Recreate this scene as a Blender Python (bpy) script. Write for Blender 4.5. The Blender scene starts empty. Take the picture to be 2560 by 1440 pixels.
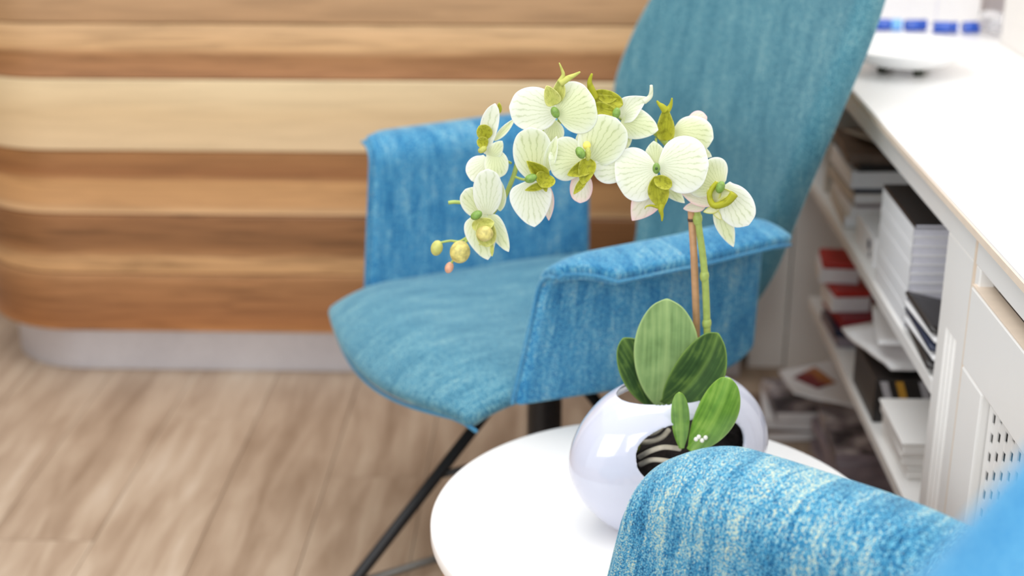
import bpy, bmesh, math, random
from mathutils import Vector, Matrix, noise
random.seed(7)
S = bpy.context.scene
C = S.collection

# ------------------------------------------------------------------ camera, world, lights, exposure
H, PITCH, F = 1.23, math.radians(20.2), 3555.6
CP, SP = math.cos(PITCH), math.sin(PITCH)
RZ = math.radians(-1.75)                       # the room is turned a little against the camera

cam_data = bpy.data.cameras.new('camera')
cam = bpy.data.objects.new('camera', cam_data); C.objects.link(cam)
cam.location = (0, 0, H); cam.rotation_euler = (math.pi/2 - PITCH, 0, 0)
cam_data.sensor_width = 36; cam_data.lens = 50; cam_data.clip_start = .02
cam_data.dof.use_dof = True; cam_data.dof.focus_distance = 1.48; cam_data.dof.aperture_fstop = 2.9
S.camera = cam
S.cycles.max_bounces = 16; S.cycles.diffuse_bounces = 10

w = bpy.data.worlds.new('World'); S.world = w; w.use_nodes = True
w.node_tree.nodes['Background'].inputs[0].default_value = (.93, .965, 1, 1)
w.node_tree.nodes['Background'].inputs[1].default_value = .92

def area(name, loc, target, sx, sy, power, col=(1, 1, 1)):
    d = bpy.data.lights.new(name, 'AREA'); d.shape = 'RECTANGLE'; d.size = sx; d.size_y = sy
    d.energy = power; d.color = col
    o = bpy.data.objects.new(name, d); C.objects.link(o); o.location = loc
    o.rotation_euler = (Vector(target) - Vector(loc)).to_track_quat('-Z', 'Y').to_euler()
    return o
area('window_and_fill_light', (-2.0, -1.3, 2.0), (.3, 1.9, .4), 2.2, 1.9, 50, (1, .985, .96))
area('window_and_fill_light', (.15, -1.9, 2.0), (.4, 2.2, .3), 1.3, 1.3, 24, (1, .985, .96))  # fill added behind the camera to brighten the low cabinet panel
area('ceiling_light', (.0, 1.6, 2.8), (.0, 1.65, 0), 2.2, 2.2, 40, (1, .99, .975))
S.view_settings.view_transform = 'Standard'; S.view_settings.look = 'None'
S.view_settings.exposure = 0.08; S.view_settings.gamma = 1; S.view_settings.use_curve_mapping = False

# ------------------------------------------------------------------ helpers
def lin(r, g, b):
    f = lambda c: (c/255/12.92) if c/255 <= .04045 else ((c/255 + .055)/1.055)**2.4
    return (f(r), f(g), f(b), 1)

def at_y(u, v, Y):                             # point of the photograph's ray that lies at distance Y
    x = (u - 1280)/F; q = (v - 720)/F
    t = Y/(CP - q*SP)
    return Vector((x*t, Y, H - t*(SP + q*CP)))

def at_z(u, v, z):
    x = (u - 1280)/F; q = (v - 720)/F
    t = (H - z)/(SP + q*CP)
    return Vector((x*t, t*(CP - q*SP), z))

def room(x, y, z=0):
    return Vector((x*math.cos(RZ) - y*math.sin(RZ), x*math.sin(RZ) + y*math.cos(RZ), z))

class MB:
    K = 1.0
    def __init__(s): s.v = []; s.f = []; s.uv = []; s.edge = []
    def add(s, vs, fs, uv=None, edge=None):
        o = len(s.v); s.v += [tuple(p) for p in vs]; s.f += [tuple(i + o for i in f) for f in fs]
        s.uv += uv if uv else [(p[0], p[2]) for p in vs]
        s.edge += edge if edge else [0.0]*len(vs)
    def box(s, a, b):
        (x0, y0, z0), (x1, y1, z1) = a, b
        vs = [(x, y, z) for z in (z0, z1) for y in (y0, y1) for x in (x0, x1)]
        s.add(vs, [(0, 2, 3, 1), (4, 5, 7, 6), (0, 1, 5, 4), (2, 6, 7, 3), (0, 4, 6, 2), (1, 3, 7, 5)])
        return s
    def grid(s, fn, n, m, closed=False):
        vs = []; uv = []; ed = []
        for i in range(n + 1):
            for j in range(m + (0 if closed else 1)):
                r = fn(i/n, j/m); vs.append(r[0]); uv.append(r[1] if len(r) > 1 else (i/n, j/m)); ed.append(r[2] if len(r) > 2 else 0.0)
        k = m if closed else m + 1
        fs = []
        for i in range(n):
            for j in range(m):
                a, b = i*k + j, i*k + (j + 1) % k
                fs.append((a, b, b + k, a + k))
        s.add(vs, fs, uv, ed); return s
    def tube(s, pts, rad, n=10, caps=True):
        pts = [Vector(p) for p in pts]
        rad = [q_*MB.K for q_ in rad] if isinstance(rad, (list, tuple)) else [rad*MB.K]*len(pts)
        vs = []; uv = []; up = None; L = 0
        for i, p in enumerate(pts):
            d = (pts[min(i + 1, len(pts) - 1)] - pts[max(i - 1, 0)]).normalized()
            if up is None: up = d.orthogonal().normalized()
            up = (up - d*up.dot(d)).normalized(); w_ = d.cross(up)
            if i: L += (p - pts[i - 1]).length
            for k in range(n):
                a = 2*math.pi*k/n
                vs.append(p + rad[i]*(up*math.cos(a) + w_*math.sin(a))); uv.append((k/n*.1, L))
        fs = []
        for i in range(len(pts) - 1):
            for k in range(n):
                a, b = i*n + k, i*n + (k + 1) % n
                fs.append((a, b, b + n, a + n))
        if caps:
            fs.append(tuple(range(n - 1, -1, -1))); fs.append(tuple(range((len(pts) - 1)*n, len(pts)*n)))
        s.add(vs, fs, uv); return s
    def lathe(s, prof, n=48, sx=1, sy=1, c=(0, 0, 0)):
        return s.grid(lambda a, b: (Vector((c[0] + prof[round(a*(len(prof) - 1))][0]*math.cos(2*math.pi*b)*sx,
                                            c[1] + prof[round(a*(len(prof) - 1))][0]*math.sin(2*math.pi*b)*sy,
                                            c[2] + prof[round(a*(len(prof) - 1))][1])), (b, a)), len(prof) - 1, n, True)
    def ball(s, c, r, n=14, m=10, rot=None):
        r = r if isinstance(r, (list, tuple)) else (r, r, r)
        r = tuple(q_*MB.K for q_ in r)
        R = rot or Matrix.Identity(3); c = Vector(c)
        def fn(a, b):
            th = math.pi*min(max(a, .004), .996); ph = 2*math.pi*b
            return (c + R @ Vector((r[0]*math.sin(th)*math.cos(ph), r[1]*math.sin(th)*math.sin(ph), r[2]*math.cos(th))), (b, a))
        return s.grid(fn, m, n, True)
    def obj(s, name, mat, parent=None, smooth=True, auto=None):
        me = bpy.data.meshes.new(name); me.from_pydata(s.v, [], s.f)
        ul = me.uv_layers.new(name='UVMap')
        li = [0]*len(me.loops); me.loops.foreach_get('vertex_index', li)
        flat = []
        for i in li: flat += s.uv[i]
        ul.data.foreach_set('uv', flat)
        at = me.attributes.new('edge', 'FLOAT', 'POINT'); at.data.foreach_set('value', s.edge)
        bm = bmesh.new(); bm.from_mesh(me); bmesh.ops.recalc_face_normals(bm, faces=bm.faces[:]); bm.to_mesh(me); bm.free()
        me.polygons.foreach_set('use_smooth', [smooth]*len(me.polygons))
        if auto is not None: me.set_sharp_from_angle(angle=math.radians(auto))
        if mat: me.materials.append(mat)
        o = bpy.data.objects.new(name, me); C.objects.link(o)
        if parent: o.parent = parent
        return o

def tag(o, label=None, cat=None, group=None, kind=None):
    if label: o['label'] = label
    if cat: o['category'] = cat
    if group: o['group'] = group
    if kind: o['kind'] = kind
    return o
def empty(name, loc=(0, 0, 0), rz=0):
    o = bpy.data.objects.new(name, None); C.objects.link(o); o.location = loc; o.rotation_euler = (0, 0, rz)
    o.empty_display_size = .05
    return o
def bevel(o, wd, seg=2, ang=35):
    m = o.modifiers.new('bevel', 'BEVEL'); m.width = wd; m.segments = seg; m.limit_method = 'ANGLE'; m.angle_limit = math.radians(ang)
    return o
def solid(o, t, off=0, sub=0):
    m = o.modifiers.new('solid', 'SOLIDIFY'); m.thickness = t; m.offset = off
    if sub:
        k = o.modifiers.new('sub', 'SUBSURF'); k.levels = sub; k.render_levels = sub
    return o
def lerp_rows(rows, x):                        # piecewise smooth table lookup
    for i in range(len(rows) - 1):
        if x <= rows[i + 1][0] or i == len(rows) - 2:
            a = rows[max(i - 1, 0)]; b = rows[i]; c = rows[i + 1]; d = rows[min(i + 2, len(rows) - 1)]
            t = (x - b[0])/(c[0] - b[0]); t = min(max(t, 0), 1)
            out = []
            for k in range(1, len(b)):
                m0 = (c[k] - a[k])/max(c[0] - a[0], 1e-6)*(c[0] - b[0]); m1 = (d[k] - b[k])/max(d[0] - b[0], 1e-6)*(c[0] - b[0])
                t2, t3 = t*t, t*t*t
                out.append((2*t3 - 3*t2 + 1)*b[k] + (t3 - 2*t2 + t)*m0 + (-2*t3 + 3*t2)*c[k] + (t3 - t2)*m1)
            return out
def smooth_path(pts, n):
    P = [Vector(p) for p in pts]; out = []
    for i in range(len(P) - 1):
        a = P[max(i - 1, 0)]; b = P[i]; c = P[i + 1]; d = P[min(i + 2, len(P) - 1)]
        for k in range(n):
            t = k/n; t2, t3 = t*t, t*t*t
            out.append(.5*((2*b) + (c - a)*t + (2*a - 5*b + 4*c - d)*t2 + (3*b - a - 3*c + d)*t3))
    out.append(P[-1]); return out

# ------------------------------------------------------------------ materials
class NT:
    def __init__(s, name):
        s.m = bpy.data.materials.new(name); s.m.use_nodes = True; s.t = s.m.node_tree
        s.b = s.t.nodes['Principled BSDF']
    def n(s, kind, **kw):
        nd = s.t.nodes.new(kind)
        for k, v in kw.items():
            if k.startswith('i_'):
                key = k[2:]; key = int(key) if key.isdigit() else key.replace('_', ' ')
                if hasattr(v, 'outputs'): s.t.links.new(v.outputs[0], nd.inputs[key])
                elif hasattr(v, 'is_output'): s.t.links.new(v, nd.inputs[key])
                else: nd.inputs[key].default_value = v
            else: setattr(nd, k, v)
        return nd
    def math(s, op, a, b=0.0, c=0.0):
        nd = s.t.nodes.new('ShaderNodeMath'); nd.operation = op
        for i, v in enumerate((a, b, c)):
            if hasattr(v, 'outputs'): s.t.links.new(v.outputs[0], nd.inputs[i])
            elif hasattr(v, 'is_output'): s.t.links.new(v, nd.inputs[i])
            else: nd.inputs[i].default_value = v
        return nd
    def mix(s, f, a, b, mode='MIX'):
        nd = s.t.nodes.new('ShaderNodeMix'); nd.data_type = 'RGBA'; nd.blend_type = mode
        for i, v in ((0, f), (6, a), (7, b)):
            if hasattr(v, 'outputs'): s.t.links.new(v.outputs[2] if v.bl_idname == 'ShaderNodeMix' else v.outputs[0], nd.inputs[i])
            elif hasattr(v, 'is_output'): s.t.links.new(v, nd.inputs[i])
            else: nd.inputs[i].default_value = v
        return nd
    def ramp(s, f, stops):
        nd = s.t.nodes.new('ShaderNodeValToRGB'); cr = nd.color_ramp
        while len(cr.elements) < len(stops): cr.elements.new(.5)
        for e, (p, c) in zip(cr.elements, stops): e.position = p; e.color = c
        s.t.links.new(f.outputs[0] if hasattr(f, 'outputs') else f, nd.inputs[0]); return nd
    def set(s, **kw):
        for k, v in kw.items():
            key = k.replace('_', ' ')
            if hasattr(v, 'outputs'):
                s.t.links.new(v.outputs[2] if v.bl_idname == 'ShaderNodeMix' else v.outputs[0], s.b.inputs[key])
            else: s.b.inputs[key].default_value = v
        return s
    def bump(s, h, strength=.3, dist=.001):
        nd = s.n('ShaderNodeBump', i_Strength=strength, i_Distance=dist, i_Height=h)
        s.t.links.new(nd.outputs[0], s.b.inputs['Normal']); return s

def plain(name, col, rough=.5, var=.06, scale=30, spec=.5, metal=0, coat=0):
    k = NT(name); tc = k.n('ShaderNodeTexCoord')
    nz = k.n('ShaderNodeTexNoise', i_Vector=tc.outputs['Object'], i_Scale=scale, i_Detail=3.0)
    a = tuple(c*(1 - var) for c in col[:3]) + (1,); b = tuple(min(1, c*(1 + var)) for c in col[:3]) + (1,)
    k.set(Base_Color=k.ramp(nz, [(.3, a), (.7, b)]), Roughness=rough, Metallic=metal)
    k.b.inputs['Specular IOR Level'].default_value = spec; k.b.inputs['Coat Weight'].default_value = coat
    return k.m

def fabric_mat(name, amp_s, amp_p, stops, solid_coords=False):
    k = NT(name)
    if solid_coords:                            # across = x with the depth of the side added, up = z
        tc = k.n('ShaderNodeTexCoord'); sx = k.n('ShaderNodeSeparateXYZ', i_0=tc.outputs['Object'])
        uv = k.n('ShaderNodeCombineXYZ', i_0=k.math('MULTIPLY_ADD', sx.outputs['Y'], .8, sx.outputs['X']), i_1=sx.outputs['Z'])
    else: uv = k.n('ShaderNodeUVMap', uv_map='UVMap')
    cell = k.n('ShaderNodeVectorMath', operation='SCALE', i_0=uv); cell.inputs['Scale'].default_value = 1/.00105
    wob = k.n('ShaderNodeTexNoise', i_Vector=cell.outputs[0], i_Scale=.35, i_Detail=1.0)
    cw = k.n('ShaderNodeVectorMath', operation='ADD', i_0=cell.outputs[0], i_1=wob.outputs['Color'])
    fl = k.n('ShaderNodeVectorMath', operation='FLOOR', i_0=cw.outputs[0])
    wn = k.n('ShaderNodeTexWhiteNoise', noise_dimensions='2D', i_Vector=fl.outputs[0])
    st = k.n('ShaderNodeMapping', i_Vector=uv); st.inputs['Scale'].default_value = (190, 22, 1)
    streak = k.n('ShaderNodeTexNoise', i_Vector=st, i_Scale=1.0, i_Detail=3.0)
    st2 = k.n('ShaderNodeMapping', i_Vector=uv); st2.inputs['Scale'].default_value = (34, 9, 1)
    patch = k.n('ShaderNodeTexNoise', i_Vector=st2, i_Scale=1.0, i_Detail=4.0)
    f1 = k.math('MULTIPLY_ADD', wn.outputs['Value'], .58, .105)
    f2 = k.math('MULTIPLY_ADD', streak, amp_s, -.47*amp_s)
    f3 = k.math('MULTIPLY_ADD', patch, amp_p, -.5*amp_p)
    f = k.math('ADD', k.math('ADD', f1, f2), f3)
    col = k.ramp(f, stops)
    k.set(Base_Color=col, Roughness=.9)
    k.b.inputs['Specular IOR Level'].default_value = .15
    k.b.inputs['Sheen Weight'].default_value = .55; k.b.inputs['Sheen Roughness'].default_value = .45
    k.b.inputs['Sheen Tint'].default_value = lin(185, 222, 232)
    k.bump(wn.outputs['Value'], .5, .0006)
    return k.m
FABRIC = fabric_mat('blue_melange_fabric', .60, .85, [(.0, lin(14, 56, 92)), (.14, lin(26, 92, 138)), (.30, lin(50, 132, 174)), (.48, lin(92, 162, 190)),
                     (.60, lin(142, 192, 204)), (.72, lin(218, 216, 182))])
FABRIC_SEAT = fabric_mat('teal_melange_fabric', .35, .55, [(.0, lin(28, 74, 94)), (.2, lin(46, 102, 132)), (.36, lin(66, 126, 152)), (.54, lin(94, 148, 168)),
                     (.70, lin(126, 170, 176)), (.9, lin(196, 206, 188))])
FABRIC_BACK = fabric_mat('teal_melange_back', .30, .45, [(.0, lin(25, 66, 84)), (.2, lin(41, 90, 111)), (.36, lin(59, 111, 129)), (.54, lin(82, 131, 142)),
                     (.70, lin(113, 153, 158)), (.9, lin(176, 185, 169))], True)
FABRIC_SHADED = fabric_mat('shaded_blue_melange_fabric', .45, .62, [(.0, lin(10, 56, 100)), (.16, lin(18, 88, 142)), (.36, lin(44, 124, 172)), (.54, lin(82, 153, 186)),  # same blue cloth, shade of the arms' outer walls mixed into its colours
                     (.68, lin(126, 180, 198)), (.86, lin(206, 208, 182))])
FABRIC_BACK_BLUE = fabric_mat('blue_melange_back', .30, .45, [(.0, lin(20, 84, 140)), (.2, lin(40, 114, 172)), (.36, lin(60, 136, 184)), (.54, lin(86, 156, 198)), (.70, lin(124, 184, 214)), (.9, lin(196, 206, 198))], True)
PIPING = plain('blue_grey_piping', lin(110, 168, 195), .9, .12, 400, .2)
WHITE = plain('white_lacquer', lin(244, 242, 239), .32, .012, 5)
WHITE_MATT = plain('white_paint', lin(247, 243, 238), .6, .015, 6)
WHITE_TOP = plain('white_laminate', lin(248, 247, 246), .3, .008, 5)
CREAM_EDGE = plain('cream_edge_band', lin(232, 215, 196), .5, .03, 60)
BLACK_METAL = plain('black_powder_coat', lin(30, 31, 34), .45, .1, 80)
GREY_METAL = plain('grey_metal', lin(110, 108, 104), .4, .08, 60, metal=.4)
DARK = plain('dark_interior', lin(34, 29, 25), .8)
CERAMIC = plain('white_ceramic', lin(206, 209, 226), .07, .008, 20, .6, coat=.5)
PORCELAIN = plain('white_porcelain', lin(246, 246, 247), .12, .008, 20, .5, coat=.3)
STEEL = plain('brushed_aluminium', lin(205, 205, 212), .34, .03, 90, metal=.55)
PAPER = plain('white_paper', lin(240, 239, 240), .7, .02, 120)
PAGE = plain('page_edges', lin(222, 221, 232), .8, .05, 300)
BLACK_COVER = plain('black_gloss_cover', lin(40, 36, 35), .35, .1, 60)
GOLD = plain('gold_foil', lin(190, 140, 50), .4, .1, 200)
SILVER = plain('silver_foil', lin(175, 172, 176), .4, .1, 200)
RED = plain('red_print', lin(188, 48, 40), .5, .08, 40)
CRIMSON = plain('crimson_cover', lin(150, 20, 36), .45, .08, 40)
NAVY = plain('navy_cover', lin(28, 38, 66), .45, .1, 60)
GREYMAG = plain('grey_mauve_cover', lin(150, 138, 146), .5, .25, 22)
BEIGEMAG = plain('beige_cover', lin(205, 195, 182), .55, .08, 40)
BROWNMAG = plain('brown_photo_cover', lin(122, 100, 84), .5, .3, 26)
BLUE_GLASS = plain('blue_gloss_plastic', lin(30, 84, 190), .12, .2, 30, coat=.4)
LIGHT_BLUE = plain('light_blue_plastic', lin(120, 185, 250), .15, .08, 30, coat=.4)

def wood_mat(name, z0, z1, stops, amp=.16, dark=.35, seed=0.0):
    k = NT(name); tc = k.n('ShaderNodeTexCoord')
    mp = k.n('ShaderNodeMapping', i_Vector=tc.outputs['Object']); mp.inputs['Scale'].default_value = (2.3, 2.3, 9); mp.inputs['Location'].default_value = (seed, 0, seed*.7)
    n1 = k.n('ShaderNodeTexNoise', i_Vector=mp, i_Scale=1.0, i_Detail=2.0)
    mp2 = k.n('ShaderNodeMapping', i_Vector=tc.outputs['Object']); mp2.inputs['Scale'].default_value = (5, 5, 90); mp2.inputs['Location'].default_value = (seed*2, 0, seed)
    n2 = k.n('ShaderNodeTexNoise', i_Vector=mp2, i_Scale=1.0, i_Detail=5.0, i_Distortion=.8)
    sep = k.n('ShaderNodeSeparateXYZ', i_0=tc.outputs['Object'])
    h = k.math('MULTIPLY_ADD', sep.outputs['Z'], -1/(z1 - z0), z1/(z1 - z0))     # 0 at the top edge, 1 at the bottom
    f = k.math('ADD', h, k.math('MULTIPLY_ADD', n1, amp*2, -amp))
    base = k.ramp(f, stops)
    g = k.ramp(n2, [(.32, (1 - dark, 1 - dark*1.05, 1 - dark*1.1, 1)), (.58, (1, 1, 1, 1))])
    k.set(Base_Color=k.mix(1.0, base, g, 'MULTIPLY'), Roughness=.42)
    k.b.inputs['Specular IOR Level'].default_value = .35
    return k.m

def floor_mat():
    k = NT('oak_vinyl'); tc = k.n('ShaderNodeTexCoord'); oi = k.n('ShaderNodeObjectInfo')
    off = k.n('ShaderNodeVectorMath', operation='ADD', i_0=tc.outputs['Object'], i_1=oi.outputs['Location'])
    mp = k.n('ShaderNodeMapping', i_Vector=off); mp.inputs['Scale'].default_value = (24, 3.2, 1)
    n1 = k.n('ShaderNodeTexNoise', i_Vector=mp, i_Scale=1.0, i_Detail=5.0, i_Distortion=.5)
    mp2 = k.n('ShaderNodeMapping', i_Vector=off); mp2.inputs['Scale'].default_value = (9, 4, 1)
    n2 = k.n('ShaderNodeTexNoise', i_Vector=mp2, i_Scale=1.0, i_Detail=3.0)
    f = k.math('ADD', k.math('MULTIPLY_ADD', n1, .75, .0), k.math('MULTIPLY_ADD', n2, .35, -.05))
    f = k.math('ADD', f, k.math('MULTIPLY_ADD', oi.outputs['Random'], .12, -.06))
    k.set(Base_Color=k.ramp(f, [(.28, lin(146, 122, 100)), (.48, lin(175, 152, 130)), (.6, lin(190, 169, 147)), (.80, lin(211, 195, 177))]), Roughness=.5)
    k.b.inputs['Specular IOR Level'].default_value = .3
    return k.m

def petal_mat(name, white, tint, vein, back=None, transl=.45, mott=0.0):
    k = NT(name)
    uv = k.n('ShaderNodeUVMap', uv_map='UVMap'); sp = k.n('ShaderNodeSeparateXYZ', i_0=uv)
    ang = k.math('ARCTAN2', sp.outputs['Y'], k.math('ADD', sp.outputs['X'], .06))
    nz = k.n('ShaderNodeTexNoise', i_Vector=uv, i_Scale=9.0, i_Detail=3.0)
    ph = k.math('ADD', k.math('MULTIPLY', ang, 40.0), k.math('MULTIPLY', nz, 6.0))
    wv = k.math('SINE', ph)
    line = k.math('POWER', k.math('MAXIMUM', wv, 0.0), 5.0)
    nz2 = k.n('ShaderNodeTexNoise', i_Vector=uv, i_Scale=14.0, i_Detail=2.0)
    line = k.math('MULTIPLY', line, k.math('MULTIPLY_ADD', nz2, .9, -.05))
    ed = k.n('ShaderNodeAttribute', attribute_name='edge')
    inner = k.math('SUBTRACT', 1.0, k.math('POWER', ed.outputs['Fac'], 3.0))
    base = k.mix(k.math('MULTIPLY', inner, .9), white, tint)
    col = k.mix(k.math('MULTIPLY', k.math('MULTIPLY', line, inner), .95), base, vein)
    if mott:
        nm = k.n('ShaderNodeTexNoise', i_Vector=uv, i_Scale=5.0, i_Detail=5.0)
        col = k.mix(k.math('MULTIPLY', k.math('MAXIMUM', k.math('MULTIPLY_ADD', nm, 4.0, -1.9), 0.0), mott), col, vein)
    k.set(Base_Color=col, Roughness=.55)
    k.b.inputs['Specular IOR Level'].default_value = .25
    tr = k.n('ShaderNodeBsdfTranslucent'); k.t.links.new(col.outputs[2], tr.inputs[0])
    ms = k.n('ShaderNodeMixShader'); ms.inputs[0].default_value = transl
    k.t.links.new(k.b.outputs[0], ms.inputs[1]); k.t.links.new(tr.outputs[0], ms.inputs[2])
    k.t.links.new(ms.outputs[0], k.t.nodes['Material Output'].inputs[0])
    return k.m
PETAL = petal_mat('orchid_petal', lin(247, 249, 244), lin(235, 239, 201), lin(164, 179, 98))
PETAL_W = petal_mat('orchid_petal_white', lin(247, 248, 246), lin(241, 243, 224), lin(172, 186, 124))
PETAL_P = petal_mat('orchid_petal_pink', lin(250, 222, 226), lin(240, 240, 224), lin(196, 200, 160))
LIP = petal_mat('orchid_lip', lin(196, 196, 78), lin(178, 178, 44), lin(112, 112, 18), transl=.2, mott=.7)
LIP_L = petal_mat('orchid_lip_pale', lin(222, 222, 140), lin(206, 208, 110), lin(150, 158, 60), transl=.2, mott=.5)
LIP_W = petal_mat('orchid_lip_white', lin(206, 206, 92), lin(238, 238, 206), lin(200, 202, 120), transl=.2)
COLUMN = plain('orchid_column', lin(118, 152, 66), .45, .28, 260)
BUD_G = plain('bud_green', lin(186, 186, 104), .5, .2, 90)
BUD_Y = plain('bud_yellow', lin(206, 192, 112), .5, .3, 160)
BUD_P = plain('bud_pink', lin(214, 160, 130), .5, .2, 200)
STEMG = plain('stem_green', lin(160, 178, 92), .5, .15, 120)
CANE = plain('bamboo_cane', lin(190, 146, 106), .55, .12, 90)
CANE_D = plain('bamboo_knot', lin(84, 60, 44), .6, .12, 90)
ROOT = plain('pale_root', lin(206, 196, 178), .6, .12, 120)
PERLITE = plain('perlite', lin(235, 235, 228), .8, .05, 200)
SOIL = plain('dark_soil', lin(34, 26, 24), .95, .5, 220)
MOSS = plain('green_moss', lin(120, 128, 56), .8, .3, 150)

def leaf_mat(name, dark, mid, light, rough=.35, spec=.35):
    k = NT(name)
    uv = k.n('ShaderNodeUVMap', uv_map='UVMap'); sp = k.n('ShaderNodeSeparateXYZ', i_0=uv)
    wv = k.math('SINE', k.math('MULTIPLY', sp.outputs['Y'], 95.0))
    nz = k.n('ShaderNodeTexNoise', i_Vector=uv, i_Scale=4.0, i_Detail=3.0)
    mpv = k.n('ShaderNodeMapping', i_Vector=uv); mpv.inputs['Scale'].default_value = (1.5, 40, 1)
    nl = k.n('ShaderNodeTexNoise', i_Vector=mpv, i_Scale=1.0, i_Detail=4.0)
    f = k.math('ADD', k.math('MULTIPLY', wv, .022), k.math('ADD', k.math('MULTIPLY', nz, .5), k.math('MULTIPLY_ADD', nl, .36, .07)))
    base = k.ramp(f, [(.3, dark), (.52, mid), (.8, light)])
    ed = k.n('ShaderNodeAttribute', attribute_name='edge')
    rim = k.math('POWER', ed.outputs['Fac'], 14.0)
    mid_l = k.math('POWER', k.math('MAXIMUM', k.math('SUBTRACT', 1.0, k.math('MULTIPLY', k.math('ABSOLUTE', sp.outputs['Y']), 16.0)), 0.0), 2.0)
    col = k.mix(k.math('MULTIPLY', rim, .7), base, light)
    col = k.mix(k.math('MULTIPLY', mid_l, .45), col, light)
    k.set(Base_Color=col, Roughness=rough)
    k.b.inputs['Specular IOR Level'].default_value = spec
    return k.m
LEAF = leaf_mat('leaf_green', lin(90, 120, 68), lin(132, 162, 102), lin(176, 200, 132), .42)
LEAF_D = leaf_mat('leaf_dark_green', lin(40, 62, 36), lin(60, 88, 48), lin(124, 154, 74), .55, .12)
LEAF_B = leaf_mat('leaf_bright_green', lin(62, 108, 34), lin(104, 152, 54), lin(160, 196, 92), .2, .5)

# ------------------------------------------------------------------ the room: floor, walls
floor = MB().box((-2.4, -.6, -.06), (1.3, 3.4, -.009)).obj('floor', plain('subfloor', lin(120, 104, 88), .8), None, False)
floor.rotation_euler = (0, 0, RZ); tag(floor, kind='structure')
FLOORM = floor_mat()
pl_mesh = None
for i in range(20):
    for j in range(-1, 4):
        x = -2.3 + i*.18; y = -.6 + j*1.22 + ((i*7) % 5)*.244
        y0, y1 = max(y, -.6), min(y + 1.22, 3.4)
        if y1 - y0 < .1: continue
        if y0 == y and y1 == y + 1.22 and pl_mesh:
            o = bpy.data.objects.new('floor_plank', pl_mesh); C.objects.link(o); o.parent = floor
        else:
            o = MB().box((-.0893, -.61 + (y0 - y), -.008), (.0893, .6085 - (y + 1.22 - y1), 0)).obj('floor_plank', FLOORM, floor, False)
            if y0 == y and y1 == y + 1.22: pl_mesh = o.data
        o.location = (x, y + .61, 0)

def struct(name, a, b, mat):
    o = MB().box(a, b).obj(name, mat, None, False); o.rotation_euler = (0, 0, RZ); return tag(o, kind='structure')
struct('wall_right', (.85, -.6, 0), (1.2, 2.74, 2.6), WHITE_MATT)
struct('wall_left_shade', (-2.5, .5, 0), (-2.4, 3.4, 2.6), plain('taupe_shade_wall', lin(128, 112, 98), .7))  # unseen wall, added to darken the left end of the desk
struct('wall_back', (-2.4, 3.3, 0), (1.2, 3.4, 2.6), WHITE_MATT)
struct('wall_recess', (1.1, 2.741, 0), (1.2, 3.299, 2.6), WHITE_MATT)
struct('trim_1', (.425, 2.86, 0), (.502, 3.3, 1.3), WHITE_MATT)

# ------------------------------------------------------------------ reception desk with a rounded corner, plank by plank
desk = empty('reception_desk', room(-.3, 2.9), RZ)
tag(desk, 'walnut plank reception desk with rounded corner and aluminium plinth behind the chair', 'desk')
def desk_path(inset, n=14):
    # outline of the front and the rounded end, in desk coordinates (origin room(-.3, 2.9))
    R = .24 - inset; yf = -.14 + inset; xl = -.955 + inset; xr_ = .70
    pts = [(xr_, yf), (.2, yf), (-.3, yf)]
    cx, cy = xl + R, yf + R
    for k in range(n + 1):
        a = -math.pi/2 - k/n*math.pi/2
        pts.append((cx + R*math.cos(a), cy + R*math.sin(a)))
    pts.append((xl, .36))
    return pts
def desk_band(z0, z1, inset, thick, name, mat):
    po = desk_path(inset); pi = desk_path(inset + thick); m = len(po)
    e = .0022
    ring = [(po, e, z0), (po, 0, z0 + e), (po, 0, z1 - e), (po, e, z1), (pi, 0, z1), (pi, 0, z0)]
    def fn(a, b):
        i = round(a*(m - 1)); j = round(b*len(ring)) % len(ring)
        p, ins, z = ring[j]
        q = p[i]; o2 = pi[i]
        x = q[0] + (o2[0] - q[0])*ins/thick; y = q[1] + (o2[1] - q[1])*ins/thick
        return (Vector((x, y, z)), (x, z))
    mb = MB().grid(fn, m - 1, len(ring), True)
    k = len(ring)
    mb.f.append(tuple(range(k))); mb.f.append(tuple((m - 1)*k + i for i in range(k)))
    return mb.obj(name, mat, desk, True, 40)
PL = [(1.015, 1.13, [(.0, lin(189, 153, 113)), (1, lin(175, 136, 97))], .1, .2),
      (.885, 1.013, [(.0, lin(165, 125, 88)), (1, lin(181, 142, 103))], .1, .25),
      (.7565, .883, [(.0, lin(171, 133, 95)), (.6, lin(183, 146, 108)), (1, lin(177, 139, 101))], .25, .22),
      (.6465, .7545, [(.0, lin(215, 178, 135)), (.42, lin(210, 169, 123)), (.56, lin(164, 118, 77)), (1, lin(174, 125, 86))], .12, .3),
      (.4995, .6445, [(.0, lin(222, 199, 160)), (.5, lin(212, 184, 143)), (1, lin(218, 191, 153))], .2, .10),
      (.3655, .4975, [(.0, lin(161, 114, 71)), (.38, lin(151, 102, 63)), (.5, lin(197, 150, 101)), (.85, lin(198, 152, 105)), (.97, lin(215, 176, 133))], .06, .22),
      (.2375, .3635, [(.0, lin(153, 108, 71)), (.45, lin(137, 95, 60)), (.6, lin(157, 112, 73)), (.72, lin(203, 159, 112)), (1, lin(197, 152, 105))], .16, .42),
      (.1075, .2355, [(.0, lin(189, 142, 99)), (.15, lin(168, 120, 79)), (.6, lin(156, 106, 67)), (.86, lin(162, 108, 66)), (1, lin(188, 133, 83))], .12, .36)]
for i, (z0, z1, st, amp, dk) in enumerate(PL):
    desk_band(z0, z1, 0.0015*(i % 2), .022, 'plank', wood_mat('walnut_plank_%d' % i, z0, z1, st, amp, dk, i*3.7 + 1.3))
desk_band(.0, .1065, .045, .02, 'plinth', STEEL)['label'] = 'brushed aluminium plinth'
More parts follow.
